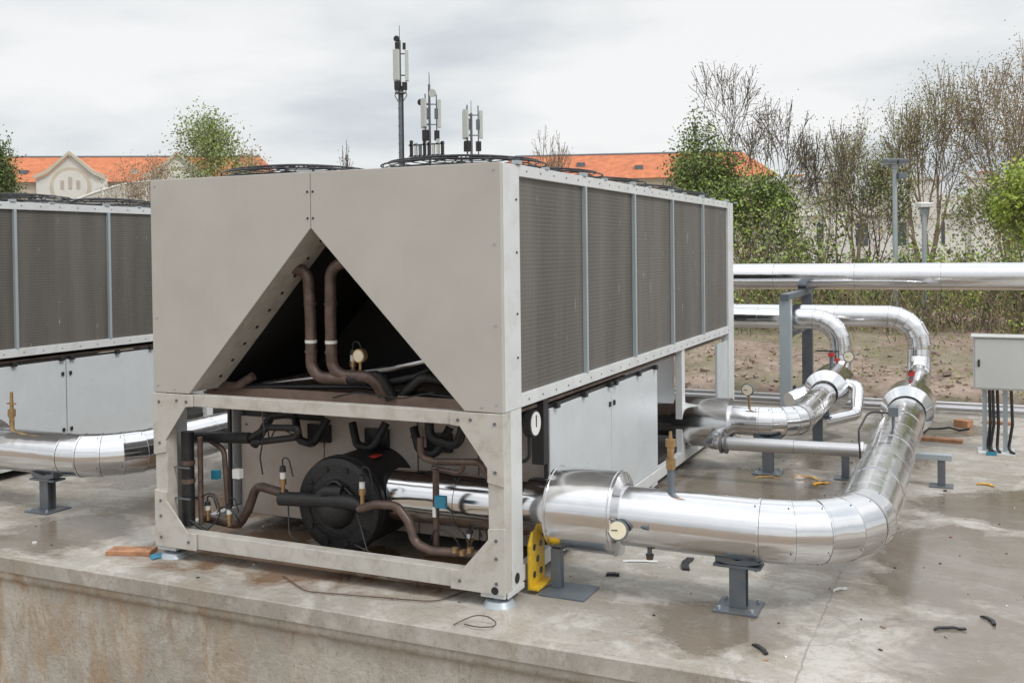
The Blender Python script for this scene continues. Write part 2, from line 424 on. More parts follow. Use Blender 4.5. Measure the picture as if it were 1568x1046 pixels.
    for x,z in((-1.77,.66),(-1.30,.66),(-.82,.66)):
        b.box(x-.09,x+.09,.74,.774,z-.06,z+.06,BLACK)
        b.tube(fillet([(x-.16,.70,z+.10),(x-.10,.66,z-.04),(x+.05,.62,z-.05),(x+.12,.68,z+.12)],.06),.028,10,RUBBER)
    b.obj('compressor_ports',root)
    b=MB()
    b.box(-W+.062,-.082,.035,5.84,2.345,2.385,BEIGE)
    b.obj('roof_deck',root)
    b=MB(); fb=MB()
    for cx in(-.625,-1.915):
        for k in range(5):
            cy=.78+1.078*k
            def ring(r,z,w,n=36): b.tube([(cx+r*math.cos(2*math.pi*i/n),cy+r*math.sin(2*math.pi*i/n),z) for i in range(n+1)],w,4,WIRE,False)
            for r in(.08,.15,.22,.29,.36,.43,.49): ring(r,2.475+.045*(1-(r/.53)**2),.0035)
            ring(.535,2.462,.006); ring(.535,2.43,.005); ring(.545,2.40,.006)
            for i in range(12):
                t=2*math.pi*(i+.5)/12
                P=[(cx+r*math.cos(t),cy+r*math.sin(t),z) for r,z in((.05,2.525),(.25,2.51),(.45,2.488),(.53,2.465),(.545,2.39))]
                b.tube(P,.004,4,WIRE,False)
            fb.cyl((cx,cy,2.386),(cx,cy,2.41),.51,.51,32,BLACK,False)
            fb.cyl((cx,cy,2.386),(cx,cy,2.46),.1,.09,16,BLACK)
            for i in range(5):
                t=2*math.pi*i/5+k
                M=Matrix.Translation((cx,cy,2.43))@Matrix.Rotation(t,4,'Z')@Matrix.Rotation(.35,4,'X')
                fb.box(.08,.48,-.07,.07,-.003,.003,BLACK,M)
    b.obj('fan_guards',root,0,False); fb.obj('fans',root)
    b=MB()
    for x in(-.07,-W+.09):
        for y in(.07,2.9,5.7):
            b.cyl((x,y,G),(x,y,G+.03),.095,.075,20,RAIL); b.cyl((x,y,G+.03),(x,y,.0),.04,.04,12,STEEL)
            b.box(x-.09,x+.06,y-.055,y+.10,-.03,-.002,LIGHT)
    b.obj('feet',root,.002)
    return root
c1=chiller(0.); c2=chiller(-5.45)

def bay(root):
    b=MB()
    cx,cz=-1.30,.31
    prof=[(.27,.21),(.275,.265),(.285,.30),(.31,.308),(.36,.292),(.40,.298),(.85,.298)]
    n=40
    b.cyl((cx,.268,cz),(cx,.274,cz),.17,.21,n,RUBBER)
    for (y0,r0),(y1,r1) in zip(prof[:-1],prof[1:]): b.cyl((cx,y0,cz),(cx,y1,cz),r0,r1,n,RUBBER,False)
    for y in(.33,.345): b.cyl((cx,y,cz),(cx,y+.012,cz),.313,.313,n,BLACK)
    b.ball((cx,.31,cz),.15,RUBBER,16,8)
    for i in range(10):
        t=2*math.pi*i/10; b.cyl((cx+.24*math.cos(t),.262,cz+.24*math.sin(t)),(cx+.24*math.cos(t),.28,cz+.24*math.sin(t)),.018,.018,6,RUBBER)
    b.tube(fillet([(cx-.1,.25,cz+.1),(cx,.255,cz+.17),(cx+.14,.25,cz+.08)],.05),.012,6,BLACK)
    b.box(cx+.05,cx+.15,.50,.58,cz+.272,cz+.282,REDM)
    b.obj('evaporator_shell',root)
    b=MB()
    b.jacket([(-1.0,.53,.36),(-.06,.53,.36)],.165,ALU,40,True,.5)
    b.cyl((-1.06,.53,.36),(-1.0,.53,.36),.15,.15,30,RUBBER)
    b.obj('jacketed_stub',root)
    b=MB()
    T=lambda pts,r,mt=COPPER,f=.07: b.tube(fillet(pts,f,6),r,12,mt)
    T([(-1.66,.13,1.80),(-1.56,.16,1.82),(-1.44,.2,1.80),(-1.425,.2,1.5),(-1.425,.2,1.13),(-1.16,.22,1.13)],.037,COPPER,.1)
    T([(-1.0,.42,1.80),(-1.13,.25,1.86),(-1.27,.2,1.83),(-1.275,.2,1.5),(-1.27,.2,1.15),(-1.0,.26,1.14),(-.96,.3,1.02)],.037,COPPER,.1)
    T([(-1.16,.22,1.13),(-.98,.3,1.14),(-.92,.34,1.0)],.04,RUBBER,.07)
    T([(-2.46,.3,1.03),(-2.10,.3,1.03),(-1.98,.32,1.10)],.03,COPPER)
    T([(-2.42,.3,1.015),(-1.2,.42,1.05),(-.5,.5,1.0)],.014,BLACK)
    T([(-2.0,.45,1.03),(-1.0,.45,1.17),(-.60,.45,1.26)],.02,ALU2,.2)
    T([(-1.10,.42,1.06),(-.85,.5,1.12),(-.62,.6,1.24)],.03,RUBBER)
    T([(-.9,.40,1.0),(-.75,.42,1.13),(-.55,.5,1.09),(-.4,.5,1.0)],.035,RUBBER)
    for x in(-1.425,-1.273):
        for z in(1.60,1.30): T([(x,.2,z),(x,.2,z-.015)],.042,COPPER)
        b.cyl((x,.2,1.345),(x,.2,1.365),.0385,.0385,12,WHITE)
    T([(-2.46,.3,.67),(-2.2,.3,.68),(-2.0,.3,.69)],.038,RUBBER)
    T([(-2.0,.3,.69),(-1.85,.3,.77),(-1.60,.3,.78),(-1.62,.3,.72),(-1.98,.3,.66)],.022,RUBBER,.05)
    T([(-2.05,.4,.62),(-1.9,.4,.83),(-1.7,.4,.86)],.03,RUBBER,.05)
    T([(-2.36,.3,.66),(-2.22,.3,.60),(-2.19,.3,.15)],.018,COPPER)
    T([(-2.40,.30,.12),(-2.1,.3,.10),(-2.02,.3,.22),(-1.95,.3,.38),(-1.68,.25,.36)],.030,COPPER,.08)
    T([(-1.68,.2,.34),(-1.33,.2,.36),(-1.15,.2,.37),(-1.08,.24,.33)],.046,RUBBER,.08)
    T([(-1.40,.22,.36),(-1.33,.2,.42),(-1.22,.22,.42)],.04,RUBBER,.05)
    T([(-1.08,.2,.33),(-.93,.15,.385),(-.78,.15,.39),(-.70,.15,.30),(-.66,.15,.18),(-.55,.15,.145),(-.12,.15,.165)],.027,COPPER,.08)
    T([(-.54,.2,.62),(-.545,.2,.13)],.02); T([(-.70,.3,.78),(-.70,.3,.66),(-.60,.3,.64),(-.30,.3,.66),(-.22,.3,.55),(-.21,.3,.2)],.022,COPPER,.05)
    T([(-.62,.3,.60),(-.42,.3,.58),(-.40,.3,.66)],.016)
    T([(-.14,.2,.62),(-.14,.2,.16)],.02)
    T([(-.75,.5,.85),(-.75,.5,.74),(-.55,.5,.70),(-.5,.5,.86)],.03,RUBBER,.06)
    T([(-2.37,.12,.74),(-2.37,.12,.12)],.042,RUBBER); T([(-2.30,.16,.70),(-2.30,.16,.12)],.018,COPPER)
    for z in(.52,.40): b.cyl((-2.37,.12,z),(-2.37,.12,z+.03),.047,.047,14,COPPER)
    b.box(-2.44,-2.31,.065,.075,.505,.515,STEEL); b.box(-2.44,-2.31,.065,.075,.30,.31,STEEL)
    T([(-2.35,.1,.16),(-2.2,.12,.08),(-2.05,.2,.06)],.012,BLACK)
    b.obj('refrigerant_pipes',root)
    b=MB()
    def valve(x,y,z,h=.2):
        b.cyl((x,y,z),(x,y,z+h*.5),.014,.014,10,BRASS); b.cyl((x,y,z+h*.3),(x,y,z+h*.5),.022,.022,6,BRASS)
        b.cyl((x,y,z+h*.5),(x,y,z+h*.72),.018,.018,12,WHITE); b.cyl((x,y,z+h*.72),(x,y,z+h*.9),.022,.018,12,BLACK)
        b.tube(fillet([(x,y,z+h*.9),(x,y,z+h*1.2),(x+.05,y,z+h*1.15),(x+.08,y,z+h*.6)],.03),.005,6,BLACK)
    valve(-1.66,.2,.37); valve(-1.06,.2,.36); valve(-1.18,.3,1.14,.18); valve(-.33,.22,.17,.12); valve(-2.28,.2,.14,.14); valve(-2.1,.2,.12,.16)
    b.box(-2.30,-2.25,.26,.30,.40,.46,BLUEM); b.box(-.53,-.46,.16,.19,.40,.47,BLUEM); b.box(-.55,-.53,.17,.18,.34,.40,WHITE)
    b.box(-2.12,-2.06,.26,.30,.42,.48,WHITE)
    b.cyl((-1.10,.28,1.27),(-1.10,.24,1.27),.043,.043,24,BRASS); b.cyl((-1.10,.242,1.27),(-1.10,.237,1.27),.035,.035,24,DIAL)
    b.cyl((-1.10,.26,1.24),(-1.10,.26,1.12),.01,.01,8,BRASS)
    for i,z in enumerate((.13,.12,.14)): b.cyl((-.38+.05*i,.13,z+.03),(-.38+.05*i,.13,z+.06),.02,.02,10,BRASS)
    for pts in ([(-1.90,.3,.90),(-1.84,.25,.75),(-1.88,.25,.58),(-1.86,.25,.47)],[(-1.62,.2,.3),(-1.58,.15,.12),(-1.50,.15,.10)],[(-.6,.2,.16),(-.5,.12,.3),(-.38,.12,.26),(-.35,.15,.18)],
                [(-2.2,.2,.2),(-2.1,.15,.27),(-2.0,.15,.22),(-2.0,.2,.12)],[(-1.2,.3,.06),(-1.05,.1,.14),(-.95,.2,.05)],[(-.5,.2,.3),(-.35,.12,.32),(-.28,.15,.2)],
                [(-2.3,.15,.3),(-2.18,.15,.36),(-2.12,.15,.2),(-2.25,.1,.06)],[(-1.1,.2,.3),(-1.0,.15,.1),(-.9,.12,.03)],[(-.3,.15,.2),(-.25,.12,.35),(-.17,.15,.3),(-.2,.12,.12)],
                [(-1.3,.25,1.0),(-1.1,.2,1.05),(-.8,.25,1.02),(-.6,.3,1.06)],[(-2.1,.6,.85),(-2.0,.5,.6),(-1.95,.5,.75),(-1.7,.6,.6)]):
        b.tube(fillet(pts,.08,5),.005,6,BLACK)
    b.obj('valves_and_gauges',root,0)
    b=MB()
    b.cyl((-.06,.47,.88),(-.01,.47,.88),.08,.08,28,BLACK); b.cyl((-.009,.47,.88),(-.004,.47,.88),.07,.07,28,WHITE)
    b.box(-.004,-.001,.465,.475,.86,.93,BLACK)
    b.tube(fillet([(-.05,.47,.80),(-.05,.47,.66),(-.2,.47,.62)],.05),.012,8,BLACK)
    b.box(-.10,-.02,.62,.70,.60,1.0,BLACK)
    b.obj('side_gauge',root)
bay(c1)

# ------------------------------------------------------------------ pipes
def gaugeb(b,c,d,r=.05,back=STEEL,stem=None):
    c=Vector(c); d=Vector(d).normalized()
    b.cyl(c,c+d*.03,r,r,28,back); b.cyl(c+d*.031,c+d*.034,r*.85,r*.85,28,DIAL)
    b.cyl(c+d*.036,c+d*.037+b.frame(d)[0]*r*.6,.003,.002,5,BLACK)
    if stem: b.cyl(c,stem,.012,.012,10,BRASS)
P1=empty('chilled_water_pipe')
b=MB()
b.jacket(fillet([(.5,.53,.37),(1.80,.53,.36),(1.80,5.2,.36)],.50,5),.17,ALU)
b.obj('near_run',P1,0,False)
b=MB()
b.jacket(fillet([(1.80,5.6,.37),(1.78,7.75,.37),(1.78,7.75,1.08),(-4.,7.75,1.08)],.33,5),.13,ALU)
b.obj('riser_run',P1,0,False)
b=MB()
b.jacket([(0.10,.53,.38),(.51,.53,.38)],.24,ALU,48,False)
b.cyl((.51,.53,.38),(.535,.53,.38),.24,.175,48,ALU)
b.jacket([(-.06,.53,.37),(.10,.53,.37)],.175,ALU,40,False)
for x in(.115,.49): b.tube([(x,.53+.242*math.cos(t*math.pi/24),.38+.242*math.sin(t*math.pi/24)) for t in range(49)],.004,4,ALU,False)
b.obj('flange_box',P1,0,False)
b=MB()
b.jacket([(1.80,5.02,.38),(1.80,5.48,.38)],.235,ALU,40,False)
b.cyl((1.80,4.86,.37),(1.80,5.02,.38),.172,.235,40,ALU,False); b.cyl((1.80,5.48,.38),(1.80,5.68,.38),.235,.132,40,ALU,False)
b.cyl((1.80,5.75,.48),(1.80,5.75,.66),.02,.02,10,STEEL); b.box(1.77,1.83,5.68,5.80,.62,.67,REDM); b.box(1.785,1.815,5.62,5.9,.675,.69,BLACK)
b.obj('insulated_valve',P1,.002)
b=MB()
gaugeb(b,(.55,.335,.335),(.15,-1,0.25),.058,STEEL,(.60,.45,.36))
b.cyl((.60,.40,.36),(.72,.36,.36),.016,.016,8,STEEL)
b.cyl((.80,.53,.52),(.80,.53,.66),.022,.022,12,STEEL); b.cyl((.80,.53,.66),(.80,.53,.72),.028,.028,8,BRASS); b.cyl((.80,.53,.72),(.80,.53,.79),.018,.022,12,BRASS)
b.cyl((.80,.53,.79),(.80,.53,.83),.03,.03,12,BRASS); b.cyl((.80,.53,.83),(.80,.53,.875),.012,.008,8,BRASS)
b.cyl((.68,.50,.21),(.68,.50,.15),.014,.014,8,STEEL); b.cyl((.68,.50,.17),(.68,.50,.14),.025,.02,8,COPPER)
b.cyl((1.80,3.25,.52),(1.80,3.25,.60),.012,.012,8,STEEL); b.box(1.765,1.835,3.22,3.29,.60,.67,STEEL)
b.tube(fillet([(1.77,3.25,.62),(1.62,3.25,.63),(1.56,3.1,.5),(1.58,3.0,.3)],.08),.008,6,BLACK)
b.obj('fittings',P1,0)
P2=empty('chilled_water_pipe')
b=MB()
b.jacket(fillet([(.30,4.0,.37),(.94,4.0,.37),(.94,6.1,.37)],.38,5),.13,ALU)
b.obj('near_run',P2,0,False)
b=MB()
b.jacket(fillet([(.94,6.8,.37),(.94,7.35,.37),(.94,7.35,1.06),(-4.,7.35,1.06)],.30,5),.12,ALU)
b.obj('riser_run',P2,0,False)
b=MB()
b.jacket([(-.11,4.0,.34),(.38,4.0,.34)],.225,ALU,44,False); b.cyl((.38,4.0,.34),(.41,4.0,.35),.225,.13,44,ALU,False); b.jacket([(-.7,4.0,.34),(-.11,4.0,.34)],.15,ALU,36,False)
b.jacket([(.94,6.05,.38),(.94,6.75,.38)],.23,ALU,40,False)
b.cyl((.94,5.9,.38),(.94,6.05,.38),.14,.23,40,ALU,False); b.cyl((.94,6.75,.38),(.94,6.95,.38),.23,.125,40,ALU,False)
b.cyl((.94,6.3,.38),(.58,5.95,.26),.16,.11,30,ALU)
b.jacket(fillet([(1.10,6.2,.45),(1.26,6.1,.45),(1.26,5.9,.18),(.98,5.5,.15)],.1,4),.06,ALU,20,False)
b.cyl((.94,6.5,.6),(.94,6.5,.76),.02,.02,10,STEEL); b.box(.91,.97,6.45,6.54,.71,.75,REDM); b.box(.78,1.02,6.49,6.51,.76,.775,BLACK)
b.cyl((.94,7.0,.5),(.94,7.0,.62),.015,.015,8,STEEL); b.box(.92,.96,6.96,7.04,.60,.64,REDM)
b.obj('insulated_strainer',P2,0)
b=MB()
gaugeb(b,(.55,3.93,.66),(-.1,-1,.0),.055,STEEL,(.55,3.98,.48))
gaugeb(b,(1.13,6.45,.72),(-.0,-1,.0),.06,STEEL,(1.05,6.5,.55))
b.obj('gauges',P2)
BP=empty('bypass_pipe')
b=MB()
b.jacket(fillet([(.28,3.84,.25),(.32,3.5,.25),(1.62,3.5,.27)],.08,4),.055,ALU2,24,True,.7)
for x in(.40,.44): b.cyl((x,3.5,.25),(x+.02,3.5,.25),.085,.085,20,STEEL)
b.cyl((1.52,3.5,.27),(1.56,3.5,.27),.07,.07,20,ALU)
b.obj('pipe',BP,0,False)
P3=empty('chilled_water_pipe')
b=MB()
b.jacket(fillet([(-5.5,.66,.36),(-3.62,.66,.36),(-3.62,5.9,.36)],.44,5),.165,ALU)
b.jacket(fillet([(-3.62,6.1,.36),(-3.62,7.75,.36),(-3.62,7.75,1.08),(-8,7.75,1.08)],.33,5),.135,ALU)
b.obj('run',P3,0,False)
b=MB(); b.jacket([(-5.45,.66,.37),(-4.95,.66,.37)],.22,ALU,40,False)
b.cyl((-4.70,.66,.52),(-4.70,.66,.62),.02,.02,10,BRASS); b.cyl((-4.70,.66,.62),(-4.70,.66,.68),.03,.03,8,BRASS); b.cyl((-4.70,.66,.68),(-4.70,.66,.82),.016,.012,8,BRASS)
b.box(-4.75,-4.66,.65,.67,.72,.73,BRASS)
b.jacket([(-3.62,5.85,.37),(-3.62,6.15,.37)],.23,ALU,40,False)
b.obj('fittings',P3)
HD=empty('header_pipe')
b=MB(); b.jacket([(-14,8.35,1.54),(14,8.35,1.54)],.165,ALU,44,True,1.0); b.obj('run',HD,0,False)
for i,x in enumerate((.36,-3.2,5.2,9.2)):
    rk=empty('pipe_rack_frame',(x,0,0)); b=MB()
    for y in(7.05,8.75):
        b.box(-.065,.065,y-.06,y+.06,G+.012,1.30,STEEL if y>8 else RAIL); b.box(-.12,.12,y-.1,y+.1,G,G+.012,STEEL)
    b.box(-.05,.05,6.96,8.9,1.30,1.37,STEEL); b.box(-.03,.03,7.11,8.69,.84,.90,STEEL)
    b.box(-.05,.05,8.22,8.48,1.37,1.385,STEEL)
    b.obj('frame',rk,.003)
def support(x,y,top):
    rt=empty('pipe_support',(x,y,0)); b=MB()
    b.box(-.12,.12,-.12,.12,G,G+.012,STEEL)
    b.box(-.045,.045,-.04,-.03,G+.012,top-.05,STEEL); b.box(-.045,.045,.03,.04,G+.012,top-.05,STEEL); b.box(-.006,.006,-.03,.03,G+.012,top-.05,STEEL)
    b.box(-.13,.13,-.06,.06,top-.05,top-.035,STEEL); b.box(-.11,.11,-.008,.008,top-.035,top+.01,STEEL)
    b.prism([(-.12,top-.02),(-.05,top-.035),(.05,top-.035),(.12,top-.02),(.12,top+.03),(.09,top+.012),(0,top-.01),(-.09,top+.012),(-.12,top+.03)],'y',-.05,.05,STEEL)
    for sx in(-.09,.09):
        for sy in(-.09,.09): b.cyl((sx,sy,G+.012),(sx,sy,G+.03),.01,.01,6,RAIL)
    b.obj('stand',rt,.002)
support(1.18,.53,.205); support(-4.24,.60,.21); support(.71,3.98,.25); support(.94,5.4,.25)
rt=empty('pipe_support'); b=MB()
for x in(1.36,2.12):
    b.box(x-.03,x+.03,3.98,4.04,G+.01,.14,STEEL); b.box(x-.09,x+.09,3.93,4.09,G,G+.01,STEEL)
b.box(1.28,2.20,3.97,4.05,.14,.185,RAIL); b.obj('stand',rt,.002)
rt=empty('pipe_support'); b=MB()
b.box(.08,.36,.28,.54,G,G+.012,STEEL); b.box(.10,.16,.42,.48,G+.012,.16,STEEL); b.obj('stand',rt,.002)

CN=empty('conduit_run'); b=MB()
for y,z,r in((8.0,-.02,.03),(8.12,-.01,.03),(7.86,.06,.02)):
    b.tube([(-9,y,z),(-2,y,z+.005),(2.6,y,z),(2.9,y+.0,z),(9,y,z-.004)],r,12,ALU2)
for x in(-3,-1,.2,1.4,2.6,4,6): b.box(x-.03,x+.03,7.82,8.18,G,-.05,STEEL)
b.obj('pipes',CN)

YB=empty('lifting_bracket'); b=MB()
b.prism([(.28,-.055),(.50,-.055),(.50,.20),(.45,.27),(.33,.27),(.28,.20)],'x',.012,.03,YELLOW)
b.box(.03,.08,.28,.50,-.056,-.04,YELLOW)
for y,z in((.34,.18),(.44,.18),(.39,.1),(.34,.02),(.44,.02)): b.cyl((.0295,y,z),(.0325,y,z),.02,.02,16,BLACK)
b.obj('plate',YB,.003)
b=MB()
b.cyl((.001,.16,.05),(.004,.16,.05),.03,.03,16,DARK); b.cyl((-.06,-.0065,.02),(-.06,-.009,.02),.022,.022,14,DARK)
b.box(-.002,.006,.03,.25,-.03,.0,LIGHT)
b.obj('corner_lug',c1)

EC=empty('electrical_cabinet'); b=MB()
b.box(2.36,3.0,5.6,5.86,.53,1.03,CABW); b.box(2.375,2.985,5.585,5.6,.545,1.015,CABW); b.box(2.34,3.02,5.57,5.88,1.03,1.045,CABW)
b.box(2.40,2.42,5.57,5.586,.75,.82,BLACK); b.cyl((2.95,5.578,.65),(2.95,5.584,.65),.012,.012,10,BLACK); b.cyl((2.95,5.578,.93),(2.95,5.584,.93),.012,.012,10,BLACK)
b.obj('box',EC,.006)
b=MB()
for x in(2.46,2.64,2.9):
    b.box(x-.02,x+.02,5.70,5.74,G+.012,.53,RAIL)
for x,y in((2.50,5.68),(2.53,5.66),(2.57,5.68),(2.69,5.67)): b.tube(fillet([(x,y,.53),(x+.01,y-.02,.2),(x-.01+U(-.02,.02),y,G+.03),(x+.02,y-.1,G+.02)],.08),.014,8,BLACK)
b.box(2.40,2.72,5.55,5.86,G,G+.012,LIGHT); b.box(2.47,2.56,5.50,5.53,G,G+.03,BLUEM)
b.obj('legs',EC)

# ------------------------------------------------------------------ slab, wall and terrain
SL=empty('concrete_slab')
def edge_noise(x,z): return noise.noise(Vector((x*1.5,z*3,5)))*.004+noise.noise(Vector((x*11,z*9,1)))*.0025-max(0,noise.noise(Vector((x*4,2,1)))-.35)*.02*(1 if z>G-.02 else .2)
b=MB(); b.box(-16,14,-.36,8.25,G-.10,G,CONC)
xs=[-8+.04*i for i in range(351)]; prof=[(-.359,G),(-.390,G-.001),(-.395,G-.006),(-.395,G-.098),(-.36,G-.105)]
vs=[(x,y-(edge_noise(x,z) if 0<j<4 else 0),z+(edge_noise(x+7,z)*.4 if 0<j<3 else 0)-(0.001 if j==0 else 0)) for x in xs for j,(y,z) in enumerate(prof)]
fs=[(i*5+j,(i+1)*5+j,(i+1)*5+j+1,i*5+j+1) for i in range(len(xs)-1) for j in range(4)]
b.add(vs,fs,CONC,False)
b.obj('slab',SL,0)
b=MB()
zs=[G-.10,G-.13,G-.16,G-.165,G-.2]+[G-.2-.08*i for i in range(1,16)]+[-3.4]
vs=[];nz=len(zs)
for x in xs:
    for z in zs:
        y=-.376 if z>G-.161 else -.352
        vs.append((x,y-abs(noise.noise(Vector((x*3,z*3,2))))*.005-noise.noise(Vector((x*14,z*14,2)))*.002,z))
fs=[(i*nz+j,(i+1)*nz+j,(i+1)*nz+j+1,i*nz+j+1) for i in range(len(xs)-1) for j in range(nz-1)]
b.add(vs,fs,CWALL,True)
b.box(-16,14,-.335,8.0,-3.4,G-.11,CWALL); b.obj('retaining_wall',SL,0)
def tz(x,y):
    pr=[(-3000,-3.2),(7.0,-3.2),(8.3,-.22),(8.9,-.05),(10,.10),(12,.30),(14,.55),(18,.55),(40,.4),(3000,.4)]
    z=pr[-1][1]
    for (a,za),(c,zc) in zip(pr[:-1],pr[1:]):
        if a<=y<=c: z=za+(zc-za)*(y-a)/(c-a); break
    if 8.3<y<40: z+=noise.noise(Vector((x*.8,y*.8,0)))*.12+noise.noise(Vector((x*2.6,y*2.6,3)))*.05
    return z
ys=[-3000,-300,-60,-20,-8,0,7.0,8.3]+[8.5+.22*i for i in range(36)]+[17,18.5,20,23,27,32,40,70,150,400,3000]
xs=[-3000,-400,-120,-50,-30,-20,-14]+[-12+.3*i for i in range(88)]+[16,22,35,60,150,500,3000]
vs=[(x,y,tz(x,y)) for y in ys for x in xs]; nx=len(xs)
fs=[(j*nx+i,j*nx+i+1,(j+1)*nx+i+1,(j+1)*nx+i) for j in range(len(ys)-1) for i in range(nx-1)]
b=MB(); b.add(vs,fs,DIRT,True); b.obj('ground',None,0,False)
b=MB()
for i in range(900):
    x=U(-5,8); y=8.5+abs(random.gauss(0,2.2)); s=U(.008,.04)*(1 if R()<.95 else 1.8); z=tz(x,y)+s*.3
    M=Matrix.Translation((x,y,z))@Matrix.Rotation(U(0,6),4,'Z')@Matrix.Rotation(U(-.6,.6),4,'X')
    vv=[M@Vector((sx*s*U(.5,1.1),sy*s*U(.5,1.1),sz*s*U(.3,.7))) for sx in(-1,1) for sy in(-1,1) for sz in(-1,1)]
    b.add(vv,[(0,1,3,2),(4,6,7,5),(0,4,5,1),(2,3,7,6),(0,2,6,4),(1,5,7,3)],STONE)
b.obj('rubble')

def strip(name,x,y,l,w,rot,mt,t=.012,bend=.0):
    b=MB(); n=6; vs=[]
    for i in range(n+1):
        u=(i/n-.5)*l; cv=bend*math.sin(i/n*math.pi); z=G+.002+abs(bend)*.25*abs(math.sin(i*1.9))
        for (dw,dz) in((-w/2,0),(w/2,0),(w/2,t),(-w/2,t)): vs.append(Matrix.Rotation(rot,3,'Z')@Vector((u,dw+cv,0))+Vector((x,y,z+dz)))
    fs=[(i*4+j,i*4+(j+1)%4,(i+1)*4+(j+1)%4,(i+1)*4+j) for i in range(n) for j in range(4)]+[(0,1,2,3),(n*4+3,n*4+2,n*4+1,n*4)]
    b.add(vs,fs,mt); return b.obj(name)
strip('rubber_offcut',.73,1.16,.22,.045,1.7,BLACK,.012,.02)
strip('rubber_offcut',1.40,-.02,.13,.022,-.9,BLACK,.008,.01)
strip('rubber_offcut',2.25,.62,.16,.02,.35,BLACK,.008,.02)
strip('rubber_offcut',2.43,.83,.13,.02,-1.1,BLACK,.008,.02)
strip('rubber_offcut',.36,.78,.08,.03,.3,BLACK,.015,.01)
strip('paper_strip',.43,1.11,.22,.035,.35,WHITE,.003,.01)
strip('paper_strip',1.66,1.02,.10,.012,.9,WHITE,.01,.02)
strip('paper_strip',-3.0,1.7,.10,.06,.9,WHITE,.01,.02)
strip('wood_plank',-2.76,.0,.30,.13,.35,WOOD,.025,0)
strip('wood_plank',2.05,6.1,.42,.12,-.1,WOOD,.03,0)
strip('wood_block',2.26,7.1,.16,.12,-.5,WOOD,.07,0)
strip('wood_block',2.6,7.4,.30,.1,-.1,WOOD,.03,0)
strip('yellow_tape',2.45,4.15,.14,.03,-.3,ORANGEW,.008,.03)
strip('yellow_tape',.75,3.75,.22,.015,.3,ORANGEW,.004,.05)
strip('yellow_tape',1.05,3.85,.25,.02,-.3,ORANGEW,.006,.06)
strip('yellow_tape',1.2,3.7,.15,.04,.8,ORANGEW,.006,.03)
strip('blue_rag',-2.50,.02,.16,.10,.9,BLUEM,.006,.02)
strip('rubber_offcut',-3.4,1.3,.12,.02,.9,BLACK,.012,.02)
strip('rubber_offcut',2.1,6.6,.5,.02,.5,BLACK,.02,.12)
b=MB()
for i in range(420):
    x=U(-4,3.2); y=U(-.3,7.5); s=U(.002,.007)*(1.8 if R()<.08 else 1)
    M=Matrix.Translation((x,y,G+s*.5))@Matrix.Rotation(U(0,6),4,'Z')
    b.box(-s*U(.6,2.2),s,-s*.7,s*.7,-s*.5,s*.4,random.choice([STONE,BLACK,STONE,COPPER,WHITE,WOOD]),M)
b.obj('debris_crumbs')
b=MB()
for pts in ([(-1.5,-.02,G+.01),(-1.2,-.2,G+.01),(-.7,-.12,G+.012),(-.4,-.06,G+.01),(-.3,.3,G+.01)],[(-.15,-.33,G+.01),(-.05,-.2,G+.05),(.1,-.25,G+.01),(.0,-.34,G+.02),(-.1,-.3,G+.01)]):
    b.tube(fillet(pts,.15,6),.0035,6,COPPER)
b.obj('loose_wire')

# ------------------------------------------------------------------ survey axes for the background (metres, 24.65 deg off the plant grid)
ya=.4302
def S(lat,dep,z=0.): return Vector((2.3675+lat*math.cos(ya)-dep*math.sin(ya),-5.0182+lat*math.sin(ya)+dep*math.cos(ya),z))

